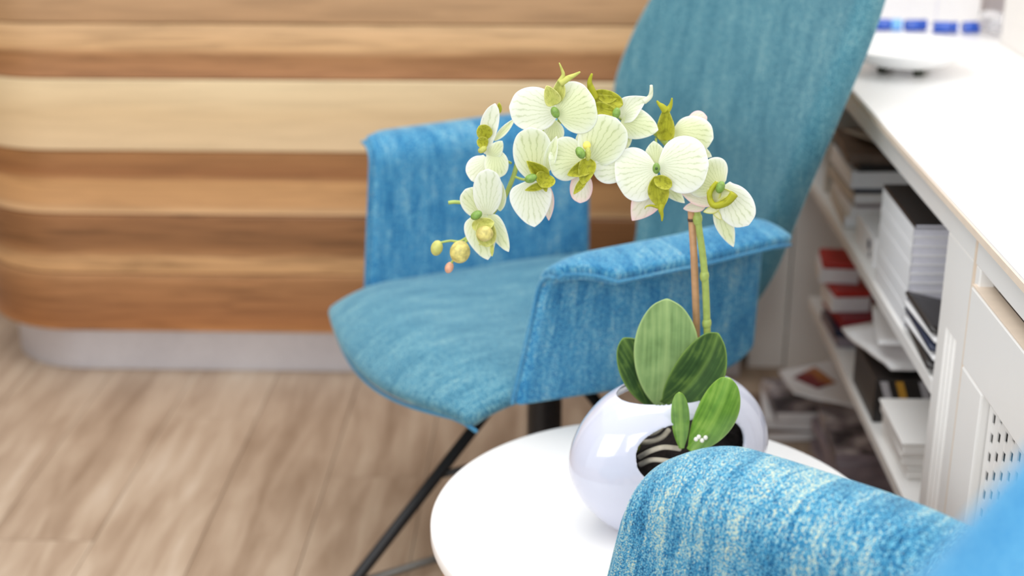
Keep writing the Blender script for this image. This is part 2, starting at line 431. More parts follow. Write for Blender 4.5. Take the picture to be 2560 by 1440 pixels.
# carcass behind the planks and the top slab
body = MB(); pb = desk_path(.05)
n_ = len(pb); poly = pb + [(.68, .36)]
vs = [(x, y, z) for z in (.0, 1.13) for x, y in poly]; q = len(poly)
body.add(vs, [tuple(range(q)), tuple(range(q, 2*q))] + [(i, (i + 1) % q, q + (i + 1) % q, q + i) for i in range(q)])
body.obj('carcass', DARK, desk, False)
tp = desk_path(-.02) + [(.72, .36)]; q = len(tp)
mb = MB(); mb.add([(x, y, z) for z in (1.132, 1.17) for x, y in tp], [tuple(range(q)), tuple(range(q, 2*q))] + [(i, (i + 1) % q, q + (i + 1) % q, q + i) for i in range(q)])
mb.obj('desk_top', WHITE_TOP, desk, False)

# ------------------------------------------------------------------ right side: counter, open shelving, radiator cover
def rbox(name, a, b, mat, parent=None, bev=.002):
    o = MB().box(a, b).obj(name, mat, parent, False)
    if bev: bevel(o, bev)
    if not parent: o.rotation_euler = (0, 0, RZ)
    return o
FX = .50                                         # front plane of the cabinets, room coordinates
counter = empty('countertop', (0, 0, 0), RZ); tag(counter, 'long white laminate countertop along the white wall', 'countertop')
q_ = [(FX - .012, .2), (.848, .2), (.848, 2.743), (1.098, 2.743), (1.098, 3.295), (FX - .012, 3.295)]
mb = MB(); mb.add([(x, y, z) for z in (.717, .73) for x, y in q_], [tuple(range(6)), tuple(range(6, 12))] + [(i, (i + 1) % 6, 6 + (i + 1) % 6, 6 + i) for i in range(6)])
mb.obj('counter_slab', WHITE_TOP, counter, False)
rbox('edge_band', (FX - .0135, .2, .7175), (FX - .0122, 3.295, .7265), CREAM_EDGE, counter, 0)['label'] = 'cream edge band'

cab = empty('shelf_cabinet', (0, 0, 0), RZ); tag(cab, 'white open shelf cabinet stuffed with magazines under the countertop', 'shelf')
rbox('rail', (FX, 1.612, .675), (FX + .02, 3.29, .7165), WHITE, cab)
post = MB()
# fluted post: profile in y, extruded in z
prof = []
for y0 in (1.612, 1.728):
    pass
ys = [1.612, 1.640]
prof = [(FX, 1.612), (FX, 1.634)]
for c in (1.652, 1.670, 1.688):
    prof += [(FX, c - .007), (FX + .004, c - .004), (FX + .004, c + .004), (FX, c + .007)]
prof += [(FX, 1.728), (FX + .03, 1.728), (FX + .03, 1.612)]
q = len(prof)
post.add([(x, y, z) for z in (0, .56) for x, y in prof], [tuple(range(q)), tuple(range(q, 2*q))] + [(i, (i + 1) % q, q + (i + 1) % q, q + i) for i in range(q)])
post.box((FX, 1.612, .56), (FX + .03, 1.728, .675))
post.obj('fluted_post', WHITE, cab, False)
rbox('post_edge', (FX - .0008, 1.608, 0), (FX + .02, 1.6115, .7165), CREAM_EDGE, cab, 0)
rbox('shelf_board', (FX, 1.73, .449), (.848, 3.05, .47), WHITE, cab)
rbox('shelf_board', (FX, 1.73, .234), (.848, 2.62, .255), WHITE, cab)
rbox('end_panel', (FX + .004, 2.845, 0), (.848, 2.858, .448), WHITE_MATT, cab)
rbox('side_panel', (FX + .03, 1.612, 0), (.848, 1.63, .7165), WHITE, cab)
rbox('end_panel', (FX, 3.06, .0), (.848, 3.075, .7165), WHITE_MATT, cab)
rbox('back_panel', (.838, 1.64, 0), (.848, 3.05, .7165), WHITE_MATT, cab)
rbox('divider', (FX + .012, 2.60, .471), (.837, 2.618, .7165), BEIGEMAG, cab)

rad = empty('radiator_cover', (0, 0, 0), RZ); tag(rad, 'white radiator cover with perforated lattice door beside the fluted post', 'radiator cover')
rbox('rail', (FX, .3, .675), (FX + .02, 1.606, .7165), WHITE, rad)
rbox('inner_stile', (FX + .001, 1.588, 0), (FX + .02, 1.606, .675), WHITE, rad)
DX = FX - .004
door = MB()
door.box((DX, .52, .548), (DX + .024, 1.60, .651))           # plain upper field
door.box((DX, 1.515, .02), (DX + .024, 1.60, .548))
door.box((DX, .3, .02), (DX + .024, .52, .651))
door.box((DX, .52, .02), (DX + .024, 1.515, .09))
d = door.obj('door', WHITE, rad, False); bevel(d, .003)
rbox('door_top_edge', (DX + .0005, .31, .6513), (DX + .0235, 1.598, .653), CREAM_EDGE, rad, 0)
y = 1.513; slat_mesh = None; rung = MB(); k = 0
while y > .60:
    if slat_mesh is None:
        o = MB().box((DX + .011, -.0138, .0905), (DX + .0127, 0, .5475)).obj('slat', WHITE, rad, False); slat_mesh = o.data
    else:
        o = bpy.data.objects.new('slat', slat_mesh); C.objects.link(o); o.parent = rad
    o.location = (0, y, 0)
    z = .0905 + (.01225 if k % 2 else 0)
    while z < .536:
        if not (k < 6 and z + .012 > .5475 - .0): rung.box((DX + .0115, y - .0238, z), (DX + .0131, y - .0138, min(z + .012, .547)))
        z += .0245
    y -= .0238; k += 1
r_ = rung.obj('lattice_rungs', WHITE, rad, False); r_['kind'] = 'stuff'
rbox('shade_backing', (FX + .025, .3, 0), (FX + .03, 1.586, .655), DARK, rad, 0)  # dark sheet standing in for the shade behind the lattice

# ------------------------------------------------------------------ round side table
TC = (.1775, 1.5381); TZ = .365; TR = .2772; KO = .865/.78
table = empty('side_table', (TC[0], TC[1], 0)); tag(table, 'round white topped side table with wooden drum body under the orchid', 'table')
pr = [(.0, TZ - .02), (TR - .006, TZ - .02), (TR - .001, TZ - .0185), (TR, TZ - .016), (TR, TZ - .0035), (TR - .0012, TZ - .001), (TR - .004, TZ), (.0, TZ)]
MB().lathe(pr, 128).obj('table_top', WHITE_TOP, table, True, 50)
kd = NT('drum_veneer'); tc = kd.n('ShaderNodeTexCoord')
mp = kd.n('ShaderNodeMapping', i_Vector=tc.outputs['Object']); mp.inputs['Scale'].default_value = (130, 130, 2.5)
nz = kd.n('ShaderNodeTexNoise', i_Vector=mp, i_Scale=1.0, i_Detail=4.0)
kd.set(Base_Color=kd.ramp(nz, [(.3, lin(150, 104, 68)), (.7, lin(206, 160, 118))]), Roughness=.5)
seg = 40
for i in range(seg):                             # upright veneer staves round the drum
    a0, a1 = 2*math.pi*(i + .02)/seg, 2*math.pi*(i + .98)/seg
    if i == 0:
        mb = MB()
        vs = []
        for z in (.02, TZ - .021):
            for r in (TR - .014, TR - .03):
                for a in (a0, (a0 + a1)/2, a1): vs.append((r*math.cos(a), r*math.sin(a), z))
        mb.add(vs, [(0, 1, 7, 6), (1, 2, 8, 7), (3, 9, 10, 4), (4, 10, 11, 5), (0, 6, 9, 3), (2, 5, 11, 8), (0, 3, 4, 1), (1, 4, 5, 2), (6, 7, 10, 9), (7, 8, 11, 10)])
        st = mb.obj('stave', kd.m, table, False)
    else:
        o = bpy.data.objects.new('stave', st.data); C.objects.link(o); o.parent = table; o.rotation_euler = (0, 0, 2*math.pi*i/seg)
MB().lathe([(0, 0), (TR - .034, 0), (TR - .034, TZ - .0205), (0, TZ - .0205)], 48).obj('core', DARK, table, True, 40)

# ------------------------------------------------------------------ armchairs
BACK = [(.40, .440, .135), (.45, .470, .152), (.50, .4825, .172), (.60, .478, .215), (.69, .479, .252), (.79, .520, .258), (.88, .571, .248), (1.0, .632, .214), (1.07, .660, .165), (1.095, .668, .12)]
ARM_LEN = .43
def make_chair(loc, rz, label, tops, arm_mat, back_mat, RA=.03, back_shift=0.0):
    root = empty('armchair', loc, rz); tag(root, label, 'armchair', 'blue melange armchairs')
    # seat
    def seat(a, b):
        e = 1 - (2*a - 1)**2; hw = .247 - .05*max(0, .35 - b)/.35; x = hw*(2*a - 1)
        yf = .075 + .05*e; yb = -.44
        yy = yb + (yf - yb)*b
        z = .418 + .022*(yy + .2) + .014*(1 - (abs(x)/.247)**4)
        z -= .012*math.exp(-((yy + .2)/.13)**2)*e
        k = (yy - (yf - .115))/.115
        if k > 0: z -= (.022 + .040*e)*k**2.2
        c = max(0, abs(x)/.247 - .82)/.18
        if yy > -.03: z -= .012*c*c*(yy + .03)/.1
        return (Vector((x, yy, z)), (x, yy))
    o = MB().grid(seat, 22, 30).obj('seat', FABRIC_SEAT, root); solid(o, .034, -1, 1)
    MB().tube([Vector(seat(i/24, 1)[0]) + Vector((0, -.0155, -.0185)) for i in range(25)], .003, 8).obj('piping', arm_mat, root)
    # backrest
    def back(a, b):
        z = .40 + .695*b
        bb, ww = lerp_rows(BACK, z)
        s = 2*a - 1
        x = ww*s
        dish = .030*(1 - abs(s)**2.2)*min(1, b*3)
        return (Vector((x, back_shift - (bb + dish), z)), (x*1.0, z*1.1))
    o = MB().grid(back, 20, 32).obj('backrest', back_mat, root); solid(o, .05, 0, 1)
    o.modifiers['solid'].offset = 1
    # arms: a wall that rises from the seat and folds outwards over the top
    for sgn in (1, -1):
        zt0, rise, dip, ln = tops[0 if sgn > 0 else 1]
        def arm(a, b, sgn=sgn):
            y = ARM_LEN*a                         # distance back from the front edge
            ov = .018 + .068*min(1, max(0, y/.085))**.8
            if y > ARM_LEN - .04: ov *= 1 - .25*((y - ARM_LEN + .04)/.04)**2
            zt = zt0 + rise*min(1, y/.3) - dip*max(0, 1 - y/.08)**2 - .02*max(0, (y - ARM_LEN + .05)/.05)**2
            zb = .398 - .03*min(1, y/.34)
            if y > ARM_LEN - .06: zb += .03*((y - ARM_LEN + .06)/.06)**2
            wall = zt - RA - zb; arc = RA*math.pi/2; top = max(ov - RA, .004)
            tot = wall + arc + top; q = b*tot
            if q < wall: oo = -.006 + .006*q/wall; z = zb + q
            elif q < wall + arc:
                an = (q - wall)/arc*math.pi/2; oo = RA*(1 - math.cos(an)); z = zt - RA + RA*math.sin(an)
            else:
                r = q - wall - arc; oo = RA + r; z = zt - .010*(r/.05)**2
            lean = ln*max(0, (z - .40)/.22)*max(0, 1 - y/.15)
            rear = 0
            inn = .012*max(0, (y - .25)/.16)
            return (Vector((sgn*(.25 + oo - inn), -(y + lean + rear), z)), (y, q))
        mb = MB().grid(arm, 30, 34)
        o = mb.obj('armrest', arm_mat, root); solid(o, .024, 0, 1)
        pts = [Vector(arm(0, j/34)[0]) + Vector((0, .002, 0)) for j in range(35)]
        MB().tube(pts, .0034, 8).obj('piping', arm_mat, root)
        pts = [Vector(arm(i/30, 1)[0]) + Vector((sgn*.002, 0, -.001)) for i in range(31)]
        MB().tube(pts, .0028, 8).obj('piping', arm_mat, root)
    # swivel column and three braced legs
    cy = -.2
    mb = MB().tube([(0, cy, .03), (0, cy, .365)], .028, 24); mb.box((-.09, cy - .11, .362), (.09, cy + .11, .374))
    mb.obj('swivel_column', BLACK_METAL, root, True, 40)
    for ang in (0, 120, 240):
        a = math.radians(ang); dx, dy = math.sin(a), math.cos(a)
        P = lambda s, z: (dx*s, cy + dy*s, z)
        leg = MB().tube([P(.02, .352), P(.36, .016), P(.372, .008)], [.0095, .0095, .009], 12).obj('leg', BLACK_METAL, root)
        MB().tube([P(.0, .03), P(.34, .024)], .0065, 10).obj('floor_bar', GREY_METAL, leg)
        MB().tube([P(.02, .175), P(.197, .175)], .006, 10).obj('brace', BLACK_METAL, leg)
        MB().tube([P(.362, .0), P(.362, .012)], .012, 12).obj('glide', BLACK_METAL, leg)
    return root
CH1 = make_chair((-.12, 2.0065, 0), math.radians(120), 'blue fabric armchair with high back between the wooden desk and the orchid', ((.652, .0, .0, .02), (.602, .0, .014, .05)), FABRIC_SHADED, FABRIC_BACK)
CH2 = make_chair((-.0895, 1.0665, 0), math.radians(43.8), 'blue fabric armchair cut off by the picture edge, its armrest before the vase', ((.606, .022, .030, .045), (.606, .022, .030, .045)), FABRIC, FABRIC_BACK_BLUE, .044, .011)

# ------------------------------------------------------------------ orchid in its vase
MB.K = KO
VC = Vector((.171*KO, 1.385*KO, TZ)); VR = math.radians(24)
orchid = empty('potted_orchid', VC, 0); tag(orchid, 'white and green orchid in a white ceramic vase on the round table', 'orchid')
INV = Matrix.Translation(-VC)
def put(mb, name, mat, parent, smooth=True, auto=None):
    mb.v = [tuple(Vector(p) - VC) for p in mb.v]
    return mb.obj(name, mat, parent, smooth, auto)

vp = [(.0, .001), (.40, .0), (.52, .002), (.63, .009), (.76, .024), (.89, .044), (.97, .064), (1.0, .082), (.975, .102), (.90, .122), (.79, .139), (.66, .152), (.5, .160), (.3, .1645), (.0, .166)]
vpath = smooth_path([(r, 0, z) for r, z in vp], 4)
def vase_shell(k, dz=0):
    return MB().lathe([(max(p.x, 0), p.z*KO) for p in vpath], 72, .118*k*KO, .068*k*KO, (0, 0, dz))
def tmp(mb):
    bm_o = mb.obj('tmp', None); return bm_o
outer = tmp(vase_shell(1))
cut1 = MB()
inner = MB().lathe([(max(p.x, 0)*1.0, (p.z*.95 + .0055)*KO) for p in vpath], 72, .118*.945*KO, .068*.91*KO)
cut_in = tmp(inner)
op = MB().lathe([(0, .12), (1, .12), (1.08, .27), (0, .27)], 64, .073, .041, (.004, 0, 0)); cut_op = tmp(op)
ho = MB()
n = 48
ring = lambda yy: [Vector((-.006 + .071*math.copysign(abs(math.cos(2*math.pi*i/n))**.9, math.cos(2*math.pi*i/n)), yy, .120 + .037*math.copysign(abs(math.sin(2*math.pi*i/n))**.9, math.sin(2*math.pi*i/n)))) for i in range(n)]
ho.add(ring(-.2) + ring(.2), [tuple(range(n)), tuple(range(n, 2*n))] + [(i, (i + 1) % n, n + (i + 1) % n, n + i) for i in range(n)])
cut_ho = tmp(ho)
for c in (cut_in, cut_op, cut_ho):
    m = outer.modifiers.new('b', 'BOOLEAN'); m.object = c; m.operation = 'DIFFERENCE'; m.solver = 'EXACT'
m = outer.modifiers.new('r', 'REMESH'); m.mode = 'VOXEL'; m.voxel_size = .0014; m.use_smooth_shade = True
m = outer.modifiers.new('s', 'SMOOTH'); m.factor = .5; m.iterations = 10
bpy.context.view_layer.update()
me = bpy.data.meshes.new_from_object(outer.evaluated_get(bpy.context.evaluated_depsgraph_get()))
for o in (outer, cut_in, cut_op, cut_ho): bpy.data.objects.remove(o, do_unlink=True)
me.materials.clear(); me.materials.append(CERAMIC); me.polygons.foreach_set('use_smooth', [True]*len(me.polygons))
vase = bpy.data.objects.new('vase', me); C.objects.link(vase); vase.parent = orchid; vase.rotation_euler = (0, 0, VR); vase['label'] = 'white ceramic vase with oval opening through its side'
# soil
def soil(a, b):
    th = math.pi*min(max(a, .003), .997); ph = 2*math.pi*b
    p = Vector((.098*math.sin(th)*math.cos(ph), .052*math.sin(th)*math.sin(ph), .048*math.cos(th)))
    p.z += .30*p.x if p.z > 0 else 0
    k = 1 + .10*noise.noise(p*70) + .05*noise.noise(p*180)
    return (p*k + Vector((0, 0, .066)), (a, b))
so = MB().grid(soil, 40, 64, True).obj('soil', SOIL, orchid); so.rotation_euler = (0, 0, VR)
def P(u, v, Y): return at_y(u, v, Y*KO)
# aerial roots
for pts in ([(1598, 1143, 1.352), (1625, 1128, 1.335), (1660, 1118, 1.335), (1700, 1122, 1.345)],
            [(1600, 1162, 1.345), (1628, 1150, 1.335), (1665, 1152, 1.335), (1690, 1160, 1.34)],
            [(1600, 1085, 1.375), (1632, 1082, 1.36), (1655, 1066, 1.36), (1662, 1045, 1.365), (1660, 1025, 1.37)],
            [(1598, 1105, 1.37), (1625, 1104, 1.36), (1655, 1093, 1.36), (1672, 1075, 1.37)]):
    put(MB().tube(smooth_path([P(*p) for p in pts], 5), .0028, 8), 'root', ROOT, orchid)
put(MB().ball(P(1588, 1110, 1.365), (.006, .008, .010)), 'moss', MOSS, orchid)
pm = MB()
for u, v in ((1747, 1092), (1764, 1094), (1740, 1098), (1755, 1101)): pm.ball(P(u, v, 1.318), .0024, 8, 6)
put(pm, 'perlite', PERLITE, orchid)['kind'] = 'stuff'

def profile(kind, s):
    if kind == 'round': return max(0, 1 - (2*s - 1)**2)**.46
    if kind == 'fan': return math.sin(math.pi*min(1, s)**.62 if False else math.pi*s**1.35)**.55 if 0 < s < 1 else 0
    if kind == 'drop': return (math.sin(math.pi*s**.62)**.62) if 0 < s < 1 else 0
    if kind == 'sepal': return (math.sin(math.pi*s**.85)**.8) if 0 < s < 1 else 0
    if kind == 'point': return (math.sin(math.pi*s**.6)**.95) if 0 < s < 1 else 0
    if kind == 'leaf': return math.sin(math.pi*s**1.12)**.5 if 0 < s < 1 else 0.0
    if kind == 'horn': return (1 - s)**1.2 + .06
    return 1
def petal(mb, base, tip, wpx, kind='round', cup=.2, curl=0, roll=0, bend=(0, 0), wave=0, fold=0, n=14, m=12, baseh=.10):
    """base/tip = (u, v, Y); wpx = full width in photo pixels; cup>0 bends the sides to the viewer, curl>0 the tip."""
    A, B = P(*base), P(*tip); ax = B - A; L = ax.length; ax.normalize()
    view = (Vector((0, 0, H)) - (A + B)/2).normalized()
    nor = (view - ax*view.dot(ax)).normalized(); wd = ax.cross(nor).normalized()
    if roll:
        R = Matrix.Rotation(math.radians(roll), 3, ax); nor = R @ nor; wd = R @ wd
    t = base[2]*KO/(CP - (base[1] - 720)/F*SP); W = wpx*t/F
    seed = A.x*97 + A.z*31
    def fn(a, b):
        s = a; w_ = 2*b - 1
        h = profile(kind, s)*W/2
        if kind in ('round', 'drop', 'sepal', 'point', 'fan', 'leaf'): h = max(h, W*baseh/2*(1 - s))
        c = ax*(s*L) + wd*(bend[0]*L*4*s*(1 - s)) + wd*(bend[1]*L*s**3)
        z = cup*W/2*(w_*w_)*(h*2/W) + curl*L*(s**2.2) + fold*W/2*abs(w_)*(h*2/W)
        if wave: z += wave*W*noise.noise(Vector((s*2.2 + seed, w_*1.6, seed)))
        p = A + c + wd*(h*w_) + nor*z
        return (p, (s, h*w_/L), max(abs(w_), min(1, max(0, (s - .45)/.55))**1.5))
    return mb.grid(fn, n, m)
def psub(parent, name, mat, *a, thick=.0007, **kw):
    o = put(petal(MB(), *a, **kw), name, mat, parent); solid(o, thick, 0, 1); return o
def lipmesh(parent, pets, tubes, mat, thick=.0009):
    mb = MB()
    for p in pets:
        petal(mb, *p[:4], **(p[4] if len(p) > 4 else {}))
    o = put(mb, 'lip', mat, parent); solid(o, thick, 0, 1)
    if tubes:
        tb = MB()
        for pts, rad in tubes: tb.tube(smooth_path([P(*p) for p in pts], 4), [rad*(1 - .8*i/(4*(len(pts) - 1))) for i in range(4*(len(pts) - 1) + 1)], 8)
        put(tb, 'lip_tendril', mat, parent)
    return o
def column(parent, c, r, tilt=0, mat=COLUMN):
    R = Matrix.Rotation(math.radians(tilt), 3, 'Y')
    return put(MB().ball(P(*c), (r*.8, r*.85, r*1.15), 14, 10, R), 'column', mat, parent)
def flower(stem_pt, mid, centre):
    return put(MB().tube(smooth_path([P(*stem_pt), P(*mid), P(*centre)], 6), .0013, 8), 'flower', STEMG, orchid)

YF = 1.385
# stem, cane
stem_pts = [(1772, 1010, 1.388), (1770, 900, 1.388), (1768, 835, 1.388), (1764, 720, 1.388), (1757, 640, 1.388), (1748, 575, 1.388), (1741, 520, 1.388), (1718, 440, 1.395), (1660, 352, 1.402), (1590, 300, 1.405), (1510, 278, 1.405), (1430, 290, 1.403), (1360, 330, 1.40), (1302, 390, 1.398), (1284, 440, 1.395), (1262, 492, 1.392), (1240, 522, 1.39), (1212, 560, 1.386), (1184, 590, 1.384), (1160, 600, 1.383)]
sp = smooth_path([P(*p) for p in stem_pts], 5)
put(MB().tube(sp, [.0041 - .0022*i/len(sp) for i in range(len(sp))], 12), 'stem', STEMG, orchid)
for u, v in ((1767, 808), (1761, 690), (1744, 548)): put(MB().ball(P(u, v, 1.388), (.0050, .0050, .0075), 12, 8), 'stem_node', STEMG, orchid)
cane = put(MB().tube([P(1742, 1010, 1.394), P(1741, 800, 1.394), P(1735, 640, 1.394), P(1728, 520, 1.394)], .0038, 12), 'support_cane', CANE, orchid)
put(MB().tube([P(1729.5, 552, 1.394), P(1729, 545, 1.394)], .0043, 12), 'cane_knot', CANE_D, orchid)

# flower A: top, turned upside down
f = flower((1400, 305, 1.403), (1394, 290, 1.395), (1390, 272, 1.385))
psub(f, 'petal', PETAL_W, (1397, 278, 1.372), (1273, 268, 1.366), 112, 'round', cup=-.12, wave=.03, curl=-.04)
psub(f, 'petal', PETAL, (1392, 290, 1.370), (1486, 250, 1.362), 136, 'round', cup=-.12, wave=.03, curl=-.05)
psub(f, 'sepal', PETAL, (1386, 300, 1.385), (1384, 372, 1.380), 52, 'sepal', cup=-.2)
lipmesh(f, [((1388, 262, 1.366), (1366, 214, 1.362), 42, 'drop', dict(cup=.5)),
            ((1386, 262, 1.370), (1402, 192, 1.366), 34, 'sepal', dict(cup=.5, bend=(.05, 0)))],
        [([(1398, 205, 1.366), (1408, 188, 1.366), (1404, 172, 1.365), (1398, 157, 1.364)], .0026),
         ([(1400, 208, 1.366), (1420, 196, 1.366), (1436, 188, 1.365), (1450, 180, 1.362)], .0042)], LIP_L)
column(f, (1388, 281, 1.362), .0052, -25)

# flower B: behind, upper right
f = flower((1545, 284, 1.405), (1548, 292, 1.40), (1552, 298, 1.393))
psub(f, 'petal', PETAL_W, (1552, 296, 1.385), (1622, 243, 1.380), 62, 'point', cup=.35, bend=(-.10, 0), baseh=.5)
fh = MB().tube(smooth_path([P(1610, 254, 1.380), P(1624, 243, 1.379), P(1628, 230, 1.378), P(1628, 213, 1.377)], 4), [.0030 - .0016*i/12 for i in range(13)], 8)
put(fh, 'petal_tip', PETAL_W, f)
psub(f, 'petal', PETAL, (1553, 300, 1.383), (1646, 325, 1.376), 80, 'drop', cup=-.1, wave=.02)
psub(f, 'sepal', PETAL, (1552, 306, 1.390), (1568, 372, 1.388), 50, 'drop', cup=-.1)
lipmesh(f, [((1480, 236, 1.386), (1558, 262, 1.380), 46, 'round', dict(cup=.4, wave=.08)),
            ((1482, 266, 1.380), (1552, 286, 1.376), 34, 'drop', dict(cup=.4)),
            ((1492, 240, 1.384), (1548, 240, 1.382), 22, 'sepal', dict(cup=.3, bend=(.15, 0)))],
        [([(1486, 246, 1.384), (1478, 222, 1.382), (1474, 204, 1.381), (1480, 184, 1.380)], .0050)], LIP)
column(f, (1541, 283, 1.368), .0050, 10)

# flower C: far right behind, seen from the side
f = flower((1650, 345, 1.402), (1664, 338, 1.402), (1676, 332, 1.40))
psub(f, 'sepal', PETAL_P, (1712, 310, 1.402), (1768, 292, 1.400), 46, 'fan', cup=-.1)
psub(f, 'petal', PETAL, (1683, 326, 1.395), (1784, 346, 1.388), 92, 'round', cup=-.15, wave=.03, roll=6)
psub(f, 'sepal', PETAL, (1680, 345, 1.398), (1780, 392, 1.395), 50, 'drop', cup=-.1)
lipmesh(f, [((1664, 352, 1.392), (1664, 268, 1.388), 46, 'drop', dict(cup=.6)), ((1680, 345, 1.390), (1682, 300, 1.388), 12, 'sepal', dict())],
        [([(1664, 276, 1.388), (1655, 266, 1.387), (1648, 260, 1.387), (1642, 252, 1.387)], .0042), ([(1668, 276, 1.388), (1674, 268, 1.388), (1678, 258, 1.387), (1680, 245, 1.386)], .0034)], LIP)

# flower D: centre left, low
f = flower((1284, 440, 1.395), (1304, 448, 1.388), (1326, 450, 1.380))
psub(f, 'petal', PETAL, (1340, 450, 1.368), (1325, 320, 1.358), 100, 'round', cup=-.12, wave=.03, curl=-.04, baseh=.4)
psub(f, 'petal', PETAL, (1366, 432, 1.366), (1392, 340, 1.362), 34, 'sepal', cup=.3, roll=-20)
psub(f, 'petal', PETAL_W, (1322, 452, 1.362), (1336, 568, 1.356), 108, 'drop', cup=-.1, wave=.02)
psub(f, 'sepal', PETAL_P, (1370, 462, 1.372), (1372, 552, 1.370), 30, 'sepal', cup=.2)
lipmesh(f, [((1368, 448, 1.362), (1316, 402, 1.352), 40, 'sepal', dict(cup=.7, fold=.4)),
            ((1370, 436, 1.358), (1352, 468, 1.350), 52, 'round', dict(cup=.8)),
            ((1368, 460, 1.356), (1312, 476, 1.350), 20, 'sepal', dict(cup=.6)),
            ((1358, 452, 1.356), (1366, 480, 1.352), 16, 'sepal', dict(cup=.6))], [], LIP)
column(f, (1327, 446, 1.346), .0056, 70)

# flower E: centre, wide open
f = flower((1470, 330, 1.404), (1466, 360, 1.395), (1464, 390, 1.385))
psub(f, 'petal', PETAL, (1462, 398, 1.368), (1372, 396, 1.360), 112, 'round', cup=-.15, wave=.05, curl=-.03, baseh=.35)
psub(f, 'petal', PETAL, (1470, 408, 1.364), (1540, 296, 1.356), 122, 'round', cup=-.12, wave=.03, curl=-.04, baseh=.3)
psub(f, 'sepal', PETAL, (1464, 384, 1.378), (1454, 322, 1.380), 44, 'sepal', cup=-.2)
psub(f, 'sepal', PETAL_P, (1456, 432, 1.372), (1450, 508, 1.366), 58, 'round', cup=-.2, baseh=.5)
lipmesh(f, [((1478, 412, 1.360), (1418, 438, 1.350), 40, 'drop', dict(cup=.6)),
            ((1474, 396, 1.358), (1456, 462, 1.350), 44, 'drop', dict(cup=.7)),
            ((1468, 440, 1.354), (1434, 486, 1.350), 20, 'sepal', dict(cup=.6))], [], LIP)
put(MB().ball(P(1467, 364, 1.358), (.0040, .003, .0045)), 'callus', plain('yellow_callus', lin(240, 226, 110), .5), f)
column(f, (1451, 382, 1.346), .0056, -30)
put(MB().ball(P(1470, 385, 1.349), (.003, .003, .007)), 'column_hood', LIP_L, f)

# flower F: large, right of centre
f = flower((1640, 345, 1.402), (1640, 385, 1.39), (1641, 415, 1.378))
psub(f, 'sepal', PETAL_W, (1590, 418, 1.366), (1480, 424, 1.360), 78, 'fan', cup=-.12, roll=-5)
psub(f, 'petal', PETAL_W, (1642, 420, 1.362), (1540, 452, 1.354), 140, 'round', cup=-.1, wave=.03, curl=-.03)
psub(f, 'petal', PETAL_W, (1646, 412, 1.358), (1772, 412, 1.346), 146, 'round', cup=-.14, wave=.03, curl=-.05)
psub(f, 'sepal', PETAL, (1640, 412, 1.370), (1634, 352, 1.372), 50, 'sepal', cup=-.2)
psub(f, 'sepal', PETAL_P, (1650, 455, 1.372), (1580, 552, 1.368), 74, 'sepal', cup=-.15)
psub(f, 'sepal', PETAL, (1650, 450, 1.372), (1712, 508, 1.368), 36, 'sepal', cup=-.2)
lipmesh(f, [((1638, 440, 1.356), (1655, 522, 1.352), 54, 'sepal', dict(cup=.6)),
            ((1636, 446, 1.352), (1680, 466, 1.348), 34, 'round', dict(cup=.5))],
        [([(1654, 512, 1.352), (1652, 525, 1.350), (1655, 538, 1.350), (1655, 553, 1.349)], .0036),
         ([(1650, 520, 1.352), (1630, 514, 1.350), (1616, 516, 1.349), (1612, 523, 1.348)], .0018)], LIP)
column(f, (1641, 421, 1.348), .0048, 0)
put(MB().tube(smooth_path([P(1641, 421, 1.3435), P(1641, 421.5, 1.3425)], 2), .0014, 10), 'stigma', plain('dark_stigma', lin(60, 84, 40), .5), f)

# flower G: far right, facing right
f = flower((1742, 520, 1.388), (1762, 508, 1.382), (1790, 486, 1.376))
psub(f, 'petal', PETAL, (1800, 470, 1.372), (1744, 420, 1.368), 118, 'round', cup=-.12, wave=.03, baseh=.4)
psub(f, 'petal', PETAL_W, (1806, 466, 1.362), (1872, 564, 1.352), 92, 'round', cup=-.1, wave=.02, curl=-.03, baseh=.5)
psub(f, 'sepal', PETAL, (1790, 510, 1.372), (1834, 618, 1.368), 46, 'sepal', cup=-.15)
psub(f, 'sepal', PETAL_P, (1784, 512, 1.374), (1700, 478, 1.372), 36, 'sepal', cup=.2)
psub(f, 'sepal', PETAL_P, (1762, 512, 1.384), (1708, 522, 1.382), 30, 'drop', cup=.1, baseh=.5)
lipmesh(f, [((1792, 452, 1.358), (1780, 520, 1.354), 32, 'sepal', dict(cup=.8)),
            ((1780, 510, 1.356), (1838, 486, 1.346), 36, 'drop', dict(cup=.9, bend=(-.25, 0))),
            ((1770, 470, 1.360), (1812, 500, 1.356), 44, 'round', dict(cup=.4)),
            ((1800, 520, 1.358), (1758, 530, 1.356), 20, 'sepal', dict(cup=.3)),
            ((1780, 520, 1.358), (1804, 550, 1.356), 16, 'sepal', dict(cup=.3))], [], LIP_W)
lt = MB().tube(smooth_path([P(1793, 455, 1.352), P(1774, 484, 1.350), P(1784, 513, 1.346), P(1816, 506, 1.343), P(1836, 484, 1.342)], 5), [.0022 + .0022*i/20 for i in range(21)], 10)
put(lt, 'lip_rim', LIP, f)
column(f, (1801, 468, 1.346), .0055, 20)

